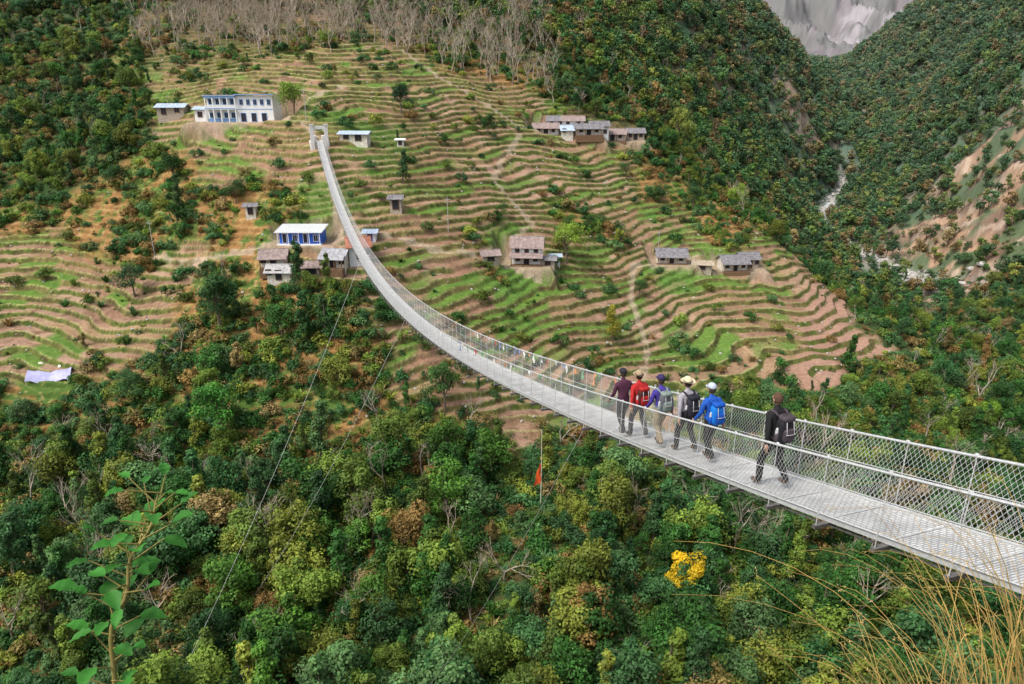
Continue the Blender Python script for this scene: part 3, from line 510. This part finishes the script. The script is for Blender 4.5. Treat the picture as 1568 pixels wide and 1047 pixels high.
for i,(x,y,w_,h,wl,rf,vv) in enumerate([(9.0,190.5,6.5,2.1,WHITE,ROOFR,(1.8,1.2)),(16.5,193.6,5.6,3.8,WHITE,ROOFR,(2.0,1.4)),(12.0,194.4,4.5,3.8,WHITE,ROOFD,None),(20.0,189.8,7,2.0,CREAM,ROOFD,(1.7,1.2)),(28.0,198,7,2.2,CREAM,ROOFR,(1.8,1.2)),(23.5,194.5,5,3.0,WHITE,ROOFD,None),(34.5,201,5,2.2,STONE,ROOFD,None),(14.5,188.8,3,1.6,CREAM,ROOFL,None)]):
    house('village_house',x,y,rng.randint(-12,12),w_,3.4,h,1.0,wl,rf,[(-w_*.3,.9,.8,.9),(0,.1,1,1.6),(w_*.3,.9,.8,.9)][:3 if w_>4 else 1]+([(-w_*.25,2.6,.8,.8),(w_*.25,2.6,.8,.8)] if h>3.5 else []),vv)
# tarpaulin tent
e=E('tarpaulin_tent',-73.5,100.5,10); mb=MB(); v=[]
for j in range(7):
    for i in range(9):
        x=-3.2+.8*i; y=-1.6+.53*j; v.append((x,y,1.3-abs(j-3)*.42+.12*math.sin(i*2.1+j)+.25*math.cos(i*.8)))
mb.add(v,[(j*9+i,j*9+i+1,j*9+i+10,j*9+i+9) for j in range(6) for i in range(8)]); link('sheet',mb.mesh('tent_sheet',[simple('lavender_tarp',(.42,.42,.66),.6,0,.25,1)],True),e)
mb=MB()
for i in range(5): mb.tube([(-3.1+1.5*i,-1.5,-.8),(-3.1+1.5*i,-1.5,.2)],.05,5); mb.tube([(-3.1+1.5*i,1.4,-.8),(-3.1+1.5*i,1.4,.2)],.05,5)
for i in range(14): mb.ball((-4+8*rng.rand(),2.4+1.4*rng.rand(),.6+.6*rng.rand()),(.5,.4,.4),0,8,5)
link('poles_and_bundles',mb.mesh('tent_poles',[CREAM]),e)
for x,y in ((-43,150),(-12,128),(-66,124),(33,152)):
    e=E('utility_pole',x,y,0); mb=MB(); mb.tube([(0,0,-.5),(0,0,6.5)],[.09,.05],6); mb.box(-.5,.5,-.04,.04,5.9,6.0); link('pole',mb.mesh('pole',[simple('pole_grey',(.45,.43,.4))]),e)
# river boulders
for i in range(3):
    mb=MB(); r_=np.random.RandomState(90+i); ofs=r_.rand(3)*5
    mb.ball((0,0,.2),(1,.8,.6),0,9,6,1.0,None,lambda d:d*(.75+.5*vn(np.array([d[0]*1.7+ofs[0]]),np.array([d[1]*1.7+d[2]*1.3+ofs[1]]),3)[0])); proto('boulder',mb,[simple('pale_boulder',(.46,.44,.41),.9,0,.3,1.5)])
n_=1300; k=rng.randint(0,len(RIV)-1,n_); t=rng.rand(n_)[:,None]; c_=RIV[k]*(1-t)+RIV[np.minimum(k+1,len(RIV)-1)]*t; x=c_[:,0]+rng.randn(n_)*3; y=c_[:,1]+rng.randn(n_)*3; s=.4+1.8*rng.rand(n_)**3
scatter('river_boulders','boulder',np.c_[x,y,terrain(x,y)[0]+.1],np.c_[s,s,s],rng.randint(0,3,n_),np.ones((n_,3)))
x,y=sample(5000,84,215,-.8,.75); z,W,f,tm,rw,d=cls(x,y); m=(tm>.5)&((f>.7)|(rng.rand(len(x))<.05)); x,y,z=x[m],y[m],z[m]; s=.1+.22*rng.rand(len(x))**2
scatter('terrace_wall_stones','boulder',np.c_[x,y,z],np.c_[s,s,s],rng.randint(0,3,len(x)),np.ones((len(x),3)))
print('built',time.time()-T0)
# ---------------------------------------------------------------- people
SKIN=simple('skin',(.45,.27,.18),.6,0,.08,20)
def person(name,x,y,H,shirt,pants,pack,hat,hair=(.05,.035,.025),ph=1,sleeve=True,lean=.05,turn=0,packacc=(.05,.05,.05),hatcol=(.1,.1,.12),armup=0):
    sc_=H/1.75; e=bpy.data.objects.new(name,None); sc.collection.objects.link(e); z0=cz(y); e.location=(x,y,z0+.005); e.rotation_euler=(0,0,math.radians(18.2+turn)); e.scale=(sc_,)*3
    sl=(-.34+2*.002354*(y-6.7))*.95
    f1,f2=.24*ph,-.22*ph
    J={'pel':(0,0,.95,.135,.105),'sp':(0,.015+lean*.4,1.14,.125,.10),'ch':(0,.02+lean,1.34,.16,.115),'nk':(0,.02+lean*1.4,1.49,.058,.058),'hd':(0,.045+lean*1.5,1.58,.055,.06)}
    for s,n_,ft in ((-1,'L',f1),(1,'R',f2)):
        fz=sl*ft+.09+(.07 if ft<0 else 0); kn=.06+ft*.45+(.06 if ft<0 else .05)
        J['hp'+n_]=(s*.095,0,.90,.098,.105); J['kn'+n_]=(s*.10,kn,.50+sl*ft*.5,.070,.075); J['an'+n_]=(s*.10,ft-.03,fz+.02,.055,.06); J['he'+n_]=(s*.10,ft-.05,fz-.035,.04,.045);J['to'+n_]=(s*.115,ft+.16,fz-.05-(.03 if ft<0 else 0),.045,.034)
        sw=-ft*.8
        J['sh'+n_]=(s*.185,.02+lean,1.41,.07,.07); J['el'+n_]=(s*.25,lean-.02+sw*.35,1.13,.05,.05)
        if armup and n_=='R': J['wr'+n_]=(s*.2,lean+.22,1.18,.035,.035)
        else: J['wr'+n_]=(s*.265,lean+.06+sw*.9,.90,.034,.034)
    Eg=[('pel','sp'),('sp','ch'),('ch','nk'),('nk','hd')]
    for n_ in 'LR': Eg+=[('pel','hp'+n_),('hp'+n_,'kn'+n_),('kn'+n_,'an'+n_),('an'+n_,'he'+n_),('he'+n_,'to'+n_),('ch','sh'+n_),('sh'+n_,'el'+n_),('el'+n_,'wr'+n_)]
    ks=list(J); me=bpy.data.meshes.new(name); me.from_pydata([J[k][:3] for k in ks],[(ks.index(a),ks.index(b)) for a,b in Eg],[])
    o=bpy.data.objects.new('tmp',me); sc.collection.objects.link(o); o.modifiers.new('s','SKIN'); sv=me.skin_vertices[0].data
    for i,k in enumerate(ks): sv[i].radius=J[k][3:]; sv[i].use_root=(k=='pel')
    o.modifiers[0].use_smooth_shade=True; ss=o.modifiers.new('u','SUBSURF'); ss.levels=2; ss.render_levels=2
    bpy.context.view_layer.update(); dg=bpy.context.evaluated_depsgraph_get(); bm=bpy.data.meshes.new_from_object(o.evaluated_get(dg)); bpy.data.objects.remove(o)
    mats=[simple(name+'_shirt',shirt,.85,0,.2,14,.4),simple(name+'_trousers',pants,.85,0,.25,12,.4),simple('boots',(.12,.08,.055),.7),SKIN]
    bm.materials.clear(); [bm.materials.append(m) for m in mats]
    segs=[(np.array(J[a][:3]),np.array(J[b][:3]),a+b) for a,b in Eg]; mi=[]
    for p in bm.polygons:
        c=np.array(p.center); bd=9;bn=''
        for a,b,nm in segs:
            t=np.clip(np.dot(c-a,b-a)/np.dot(b-a,b-a),0,1); d=np.linalg.norm(c-a-t*(b-a))/(J[nm[:2] if nm[:2] in J else nm[:3]][3])
            if d<bd: bd=d;bn=nm
        k=0
        if 'kn' in bn or bn.startswith('hp'): k=1
        elif bn.startswith('pelhp'): k=1
        elif bn.startswith('he') or (bn.startswith('an')): k=2
        elif bn=='nkhd': k=3
        elif bn.startswith('el') and not sleeve: k=3
        elif bn=='pelsp' and c[2]<.98: k=1
        mi.append(k)
    bm.polygons.foreach_set('material_index',mi); bm.polygons.foreach_set('use_smooth',[True]*len(mi)); b_=link('body',bm,e)
    mb=MB()
    for n_,s in (('L',-1),('R',1)):
        el,wr=np.array(J['el'+n_][:3]),np.array(J['wr'+n_][:3]); d=(wr-el)/np.linalg.norm(wr-el); sd=np.array([s,0,0.]); fw=np.cross(sd,d)*s; fw/=np.linalg.norm(fw)
        if fw[1]<0: fw=-fw
        mb.tube([wr-d*.01,wr+d*.03,wr+d*.07,wr+d*.095],[.026,.034,.036,.028],8)
        for i,L in enumerate((.068,.078,.073,.058)):
            b0=wr+d*.085+fw*(.027-.018*i); c1=b0+d*L*.5-sd*.006; c2=c1+d*L*.35-sd*.018; c3=c2+d*L*.12-sd*.022; mb.tube([b0,c1,c2,c3],[.0095,.009,.0085,.006],6)
        t0=wr+d*.03+fw*.028; mb.tube([t0,t0+d*.025+fw*.022-sd*.008,t0+d*.055+fw*.026-sd*.02],[.012,.0105,.008],6)
    link('hands',mb.mesh('hands',[SKIN],True),e)
    hx,hy,hz=J['hd'][:3]; hz+=.085; hy+=.01; mb=MB()
    def shape(d): d=d.copy(); d[0]*=(1-.18*max(0,-d[2])); d[1]*=1-.1*max(0,-d[2]); return d
    mb.ball((hx,hy,hz),(.076,.096,.118),0,20,14,1,None,shape)
    mb.ball((hx,hy+.097,hz-.012),(.014,.02,.024),0,8,6); mb.ball((hx,hy+.085,hz-.062),(.026,.01,.008),2,8,5); mb.ball((hx,hy+.07,hz-.095),(.03,.02,.02),0,8,5)
    for s in (-1,1):
        mb.ball((hx+s*.077,hy-.005,hz-.01),(.011,.02,.032),0,8,6); mb.ball((hx+s*.03,hy+.088,hz+.012),(.013,.008,.009),1,8,5); mb.ball((hx+s*.031,hy+.09,hz+.03),(.018,.006,.004),3,6,4)
    HAIR=simple('hair_%d'%int(hair[0]*1000),hair,.8,0,.3,60)
    link('head',mb.mesh('head',[SKIN,simple('eye_white',(.7,.7,.68),.3),simple('lips',(.4,.15,.12),.5),HAIR],True),e)
    mb=MB(); hairf=lambda d: d*(1 if (d[1]<.35 or d[2]>.55) and d[2]>-.55 else .86)
    mb.ball((hx,hy-.006,hz+.006),(.082,.101,.122),0,20,14,1,None,hairf); link('hair',mb.mesh('hair',[HAIR],True),e)
    if hat:
        mb=MB()
        mb.ball((hx,hy,hz+.055),(.092,.11,.10 if hat!='wide' else .115),0,18,10,.9,None,lambda d:np.array([d[0],d[1],max(d[2],-.1)]))
        if hat=='cap': 
            v=[]
            for j in range(3):
                for i in range(9): a=math.pi*(i/8); v.append((hx+.085*math.cos(a)*(1-.05*j),hy+.07+(.035+.045*j)*math.sin(a)*1.1,hz+.05-.012*j))
            mb.add(v,[(j*9+i,j*9+i+1,j*9+i+10,j*9+i+9) for j in range(2) for i in range(8)])
        if hat=='wide':
            v=[]; nn_=28
            for r_,dz in ((.088,.0),(.12,-.006),(.155,.004),(.175,.016)):
                for i in range(nn_): a=2*math.pi*i/nn_; v.append((hx+r_*math.cos(a)*.92,hy+r_*math.sin(a)*1.05,hz+.05+dz+.012*math.sin(2*a)))
            mb.add(v,[(j*nn_+i,j*nn_+(i+1)%nn_,(j+1)*nn_+(i+1)%nn_,(j+1)*nn_+i) for j in range(3) for i in range(nn_)])
            mb.tube([(hx+.093*math.cos(a),hy+.112*math.sin(a),hz+.06) for a in np.linspace(0,6.28,20)],.01,5,1)
        link('hat',mb.mesh('hat',[simple(name+'_hat'+str(x)[:3],hatcol,.8,0,.1,20),DARK],True),e)
    if pack:
        mb=MB(); by=lean-.205; bz=1.2
        mb.ball((0,by,bz),(.155,.105,.25),0,20,14,.55); mb.ball((0,by-.01,bz+.235),(.135,.105,.06),1,16,8,.6); mb.ball((0,by-.105,bz-.06),(.115,.05,.135),1,16,10,.55)
        for s in (-1,1):
            mb.ball((s*.16,by,bz-.12),(.035,.05,.1),1,10,8,.7); mb.ball((s*.165,by,bz-.03),(.025,.028,.1),2,10,8,.8)
            mb.tube([(s*.10,by+.07,bz+.24),(s*.115,lean-.03,1.485),(s*.12,lean+.06,1.475),(s*.125,lean+.145,1.37),(s*.14,lean+.13,1.2),(s*.165,lean,1.05),(s*.14,by+.06,bz-.2)],[.02,.024,.026,.026,.02,.014,.012],6,1)
            mb.tube([(s*.07,by-.105,bz+.2),(s*.075,by-.15,bz),(s*.07,by-.13,bz-.19)],.008,4,2)
        mb.tube([(-.03,by+.02,bz+.28),(0,by+.02,bz+.325),(.03,by+.02,bz+.28)],.009,5,1); mb.tube([(-.1,by-.158,bz-.02),(0,by-.165,bz-.02),(.1,by-.158,bz-.02)],.006,4,2)
        link('backpack',mb.mesh('backpack',[simple(name+'_pack',pack,.7,0,.12,20,.3),simple(name+'_pack_trim'+str(packacc[0]),packacc,.7),simple('strap_grey',(.5,.5,.5),.6)],True),e)
BK=(.018,.018,.02)
person('hiker_in_maroon_jacket',2.78,15.45,1.68,(.09,.03,.06),(.045,.04,.045),None,'cap',ph=-1,hatcol=(.03,.03,.04))
person('hiker_with_red_backpack',3.1,15.05,1.66,(.50,.03,.03),(.06,.05,.06),(.08,.02,.02),'wide',ph=1,packacc=(.4,.02,.02),hatcol=(.42,.32,.2))
person('hiker_in_purple_shirt',3.42,14.15,1.66,(.07,.05,.30),(.34,.27,.17),(.12,.13,.15),'cap',ph=-1,packacc=(.22,.27,.25),hatcol=(.04,.03,.10))
person('hiker_with_sun_hat',3.84,13.45,1.68,(.38,.36,.40),(.03,.028,.03),(.03,.028,.04),'wide',ph=1,packacc=(.02,.02,.03),hatcol=(.72,.62,.42))
person('hiker_with_blue_backpack',4.12,12.65,1.64,(.02,.10,.45),BK,(.01,.20,.70),'cap',ph=-1,packacc=(.01,.09,.45),hatcol=(.5,.55,.65))
person('hiker_in_black',4.62,10.6,1.72,BK,(.02,.02,.022),(.02,.02,.025),None,hair=(.10,.055,.035),ph=1,packacc=(.07,.055,.065),armup=1)
# ---------------------------------------------------------------- foreground plants
def frame(d):
    d=d/np.linalg.norm(d); s=np.cross(d,[0,0,1.]); s/=np.linalg.norm(s)+1e-9; return d,s,np.cross(s,d)
mb=MB(); stem=np.array([(-1.02,1.15,Z(-1.02,1.15)-.1),(-1.0,1.2,-2.2),(-.985,1.25,-1.45),(-.96,1.32,-1.2),(-.93,1.4,-1.07),(-.89,1.5,-.955)])
tt=np.linspace(0,5,40); st=np.array([[np.interp(t,range(6),stem[:,k]) for k in range(3)] for t in tt]); st[:,0]+=.008*np.sin(tt*6); mb.tube(st,np.linspace(.010,.0025,40),7,1)
r_=np.random.RandomState(4)
def leaf(mb,p,d,L,Wd,droop=.25):
    d,s,u=frame(np.array(d,float)); v=[];n_=9
    for i in range(n_):
        t=i/(n_-1); wv=Wd*math.sin(math.pi*min(1,t*.97+.02)**.8)*.5; c=p+d*L*t-np.array([0,0,1])*droop*L*t*t
        for k in (-1,-.5,0,.5,1): v.append(c+s*wv*k*(1+.08*math.sin(i*2.3+k))+u*abs(k)*wv*.35+u*.002*math.sin(i*2.5))
    g=.65+.7*r_.rand(); mb.add(v,[(i*5+k,i*5+k+1,i*5+k+6,i*5+k+5) for i in range(n_-1) for k in range(4)],0,(g*.95,g,g*.85))
for i in range(52):
    t=1.8+3.2*i/51; p=np.array([np.interp(t,range(6),stem[:,k]) for k in range(3)]); a=i*2.4+r_.rand(); d=np.array([math.cos(a),math.sin(a)*.7-.1,.35+.5*r_.rand()]); tw=p+d/np.linalg.norm(d)*(.03+.08*r_.rand())
    mb.tube([p,tw],[.0025,.0015],5,1,cap=False); sz=.042+.032*r_.rand() if t<4.6 else .028+.02*r_.rand(); leaf(mb,tw,d*np.array([1,1,.4])+r_.randn(3)*.3,sz,sz*(.58+.12*r_.rand()))
o=link('leafy_branch_plant',mb.mesh('leafy_branch_plant',[LEAF_O,simple('green_stem',(.24,.2,.06))],True)); o.color=(.06,.24,.04,1)
for q in range(2):
    mb=MB()
    for i in range(110 if q==0 else 60):
        rx,ry=(2.35+.5*r_.rand(),2.2+.35*r_.rand()) if q==0 else (1.95+.3*r_.rand(),2.1+.3*r_.rand()); b0=np.array([rx,ry,Z(rx,ry)-.1]); top=np.array([rx-.15+r_.randn()*.35,ry+.3+r_.randn()*.2,-2.12+r_.randn()*.24-(.45 if q else 0)]); end=top+np.array([r_.randn()*.3,.12+.1*r_.randn(),-.05-.15*r_.rand()])
        P0,P1,P2,P3=b0,np.array([b0[0],b0[1],top[2]-.5]),top,end; ts=np.linspace(0,1,12)[:,None]; cv_=(1-ts)**3*P0+3*(1-ts)**2*ts*P1+3*(1-ts)*ts**2*P2+ts**3*P3; g=.6+.7*r_.rand()
        mb.tube(cv_,np.linspace(.0036,.001,12),3,0,(g,g*.95,g*.8),cap=False)
        if r_.rand()<.5: c=cv_[-1]; pp=np.repeat(c[None],10,0)+r_.randn(10,3)*.02; mb.leaves(pp,r_.randn(10,3),.018,.004,np.full((10,3),g))
    o=link('dry_grass_clump',mb.mesh('dry_grass_clump',[LEAF_O])); o.color=(.72,.54,.22,1)
# ---------------------------------------------------------------- camera, light
cam=bpy.data.cameras.new('camera'); co=bpy.data.objects.new('camera',cam); sc.collection.objects.link(co); sc.camera=co
cam.lens=24; cam.sensor_width=36; cam.clip_start=.05; cam.clip_end=20000; co.rotation_euler=(math.radians(70),0,0)
el,az=math.radians(55),math.radians(-125)
w_=bpy.data.worlds.new('World'); sc.world=w_; w_.use_nodes=True; nt=w_.node_tree; sk=nt.nodes.new('ShaderNodeTexSky'); sk.sky_type='NISHITA'; sk.sun_disc=False; sk.sun_elevation=el; sk.sun_rotation=az; sk.dust_density=4; sk.air_density=1
hs=nt.nodes.new('ShaderNodeHueSaturation'); hs.inputs['Saturation'].default_value=.5; hs.inputs['Value'].default_value=1.3
nt.links.new(sk.outputs[0],hs.inputs['Color']); nt.links.new(hs.outputs[0],nt.nodes['Background'].inputs[0]); nt.nodes['Background'].inputs[1].default_value=.15
sn=bpy.data.lights.new('sun','SUN'); sn.energy=2.4; sn.angle=math.radians(14); sn.color=(1,.95,.88); so=bpy.data.objects.new('sun',sn); sc.collection.objects.link(so)
dv=Vector((math.sin(az)*math.cos(el),math.cos(az)*math.cos(el),math.sin(el))); so.rotation_euler=dv.to_track_quat('Z','Y').to_euler()
sc.view_settings.view_transform='Standard'; sc.view_settings.look='None'; sc.view_settings.exposure=0
print('done',time.time()-T0)
